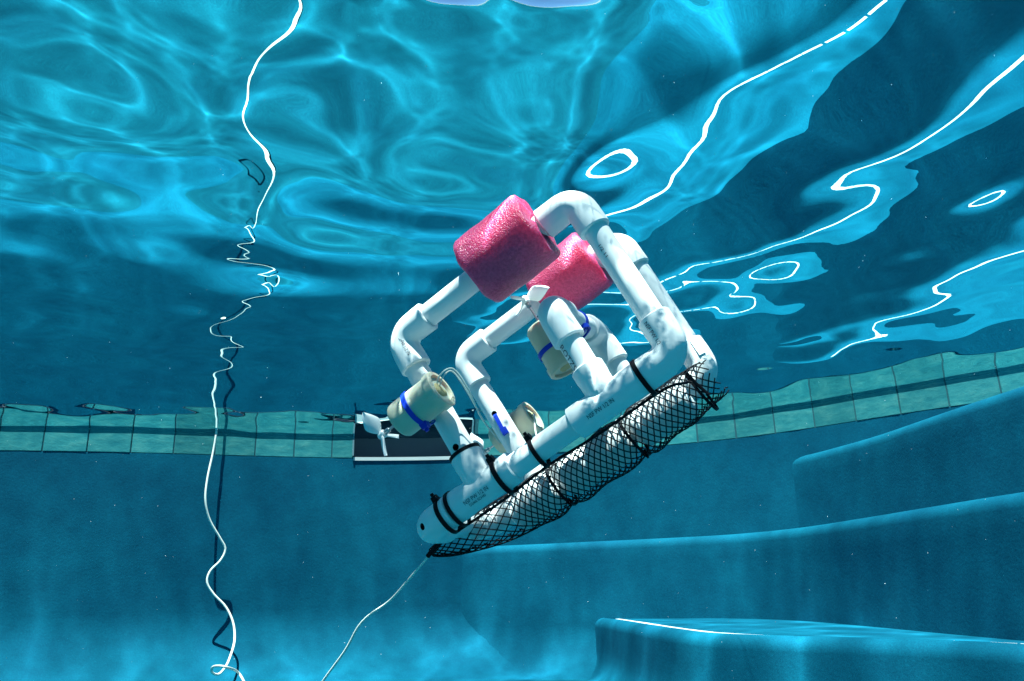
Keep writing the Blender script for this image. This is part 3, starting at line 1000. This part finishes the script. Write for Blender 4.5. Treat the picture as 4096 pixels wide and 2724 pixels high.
# ------------------------------------------------------------------ tether and the white cord by the wall
def wall_gap(p):
    i = min(range(0, NO, 2), key=lambda k: (OUT[k].x - p.x) ** 2 + (OUT[k].y - p.y) ** 2)
    return (Vector((p.x, p.y, 0)) - OUT[i]).dot(NRM[i])
def on_wall(x, y, gap):
    v = ray(*dk(x, y)); t = 3.6
    lo, hi = 1.0, 4.2
    for _ in range(40):
        mid_ = (lo + hi) / 2
        if wall_gap(CAM + v * mid_) > gap: lo = mid_
        else: hi = mid_
    return CAM + v * lo
cord_px = [(499, 985, .030), (497, 1005, .032), (490, 1045, .035), (478, 1100, .05), (473, 1150, .06), (482, 1195, .055), (506, 1238, .045), (519, 1264, .04), (508, 1290, .045), (484, 1315, .055), (477, 1342, .06), (492, 1368, .06), (520, 1398, .065), (537, 1435, .08), (540, 1475, .11), (530, 1512, .17)]
top0 = on_wall(499, 985, 0.030)
pts = [top0 + Vector((0.012, 0.17, 0.30 - top0.z)), top0 + Vector((0.006, 0.03, 0.17 - top0.z)), Vector((top0.x + 0.002, top0.y, 0.08))]
pts += [on_wall(*q) for q in cord_px]
q0 = on_wall(519, 1536, 0.24)
pts += [q0, on_wall(503, 1553, 0.26), on_wall(488, 1548, 0.30), on_wall(492, 1535, 0.34), on_wall(520, 1536, 0.40)]
fz = FLOOR_Z + 0.004
e_ = CAM + ray(*dk(552, 1553)) * 2.5
pts += [e_, Vector((e_.x + 0.10, e_.y - 0.22, fz + 0.004)), Vector((-0.66, 1.95, fz)), Vector((-0.56, 1.70, fz)), Vector((-0.56, 1.45, fz)), Vector((-0.47, 1.2, fz)), Vector((-0.47, 0.9, fz)), Vector((-0.5, 0.5, fz)), Vector((-0.6, 0.0, fz))]
path, _ = resample(catmull(pts, 12), 0.012)
v, f = sweep(path, 0.0038, 10)
me = pydata('cord', v, f)
o = link('cord', me, M['cord'])
tag(o, 'white cord hanging in waves down the tiled wall and looping on the floor', 'cord')
te = [(1724, 2212, .705), (1712, 2228, .706), (1640, 2312, .715), (1560, 2402, .725), (1475, 2462, .735), (1430, 2512, .74), (1382, 2600, .75), (1292, 2724, .77), (1200, 2860, .80)]
pts = [CAM + ray(x, y) * d for x, y, d in te]
pts += [Vector((-0.30, 0.72, -0.80)), Vector((-0.36, 0.62, FLOOR_Z + 0.002)), Vector((-0.45, 0.4, FLOOR_Z + 0.002)), Vector((-0.3, 0.1, FLOOR_Z + 0.002))]
path, _ = resample(catmull(pts, 10), 0.008)
v, f = sweep(path, 0.0011, 8)
o = link('tether', pydata('tether', v, f), M['cord'])
tag(o, 'thin pale tether wire trailing from the gathered end of the black net', 'wire')

# specks drifting in the water
rg = np.random.default_rng(4)
vs_, fs_ = [], []
for k in range(320):
    d_ = rg.uniform(0.45, 2.4)
    p = CAM + ray(rg.uniform(0, 4096), rg.uniform(0, 2724)) * d_
    if p.z > -0.03 or p.z < FLOOR_Z + 0.03 or wall_gap(p) < 0.03:
        continue
    r_ = rg.uniform(0.00022, 0.00055) * (0.5 + 0.5 * d_)
    o_ = len(vs_)
    for q in ((1, 0, 0), (-1, 0, 0), (0, 1, 0), (0, -1, 0), (0, 0, 1), (0, 0, -1)):
        vs_.append(p + Vector(q) * r_ * rg.uniform(0.6, 1.3))
    fs_ += [tuple(o_ + i for i in t) for t in ((0, 2, 4), (2, 1, 4), (1, 3, 4), (3, 0, 4), (2, 0, 5), (1, 2, 5), (3, 1, 5), (0, 3, 5))]
tag(link('suspended_specks', pydata('suspended_specks', vs_, fs_), M['prop']), 'tiny pale specks drifting in the pool water', 'specks', kind='stuff')

# the sun reaches everything in the water only through the rippled surface
for o in S.objects:
    if o.type == 'MESH' and o.name != 'water':
        o.cycles.is_caustics_receiver = True
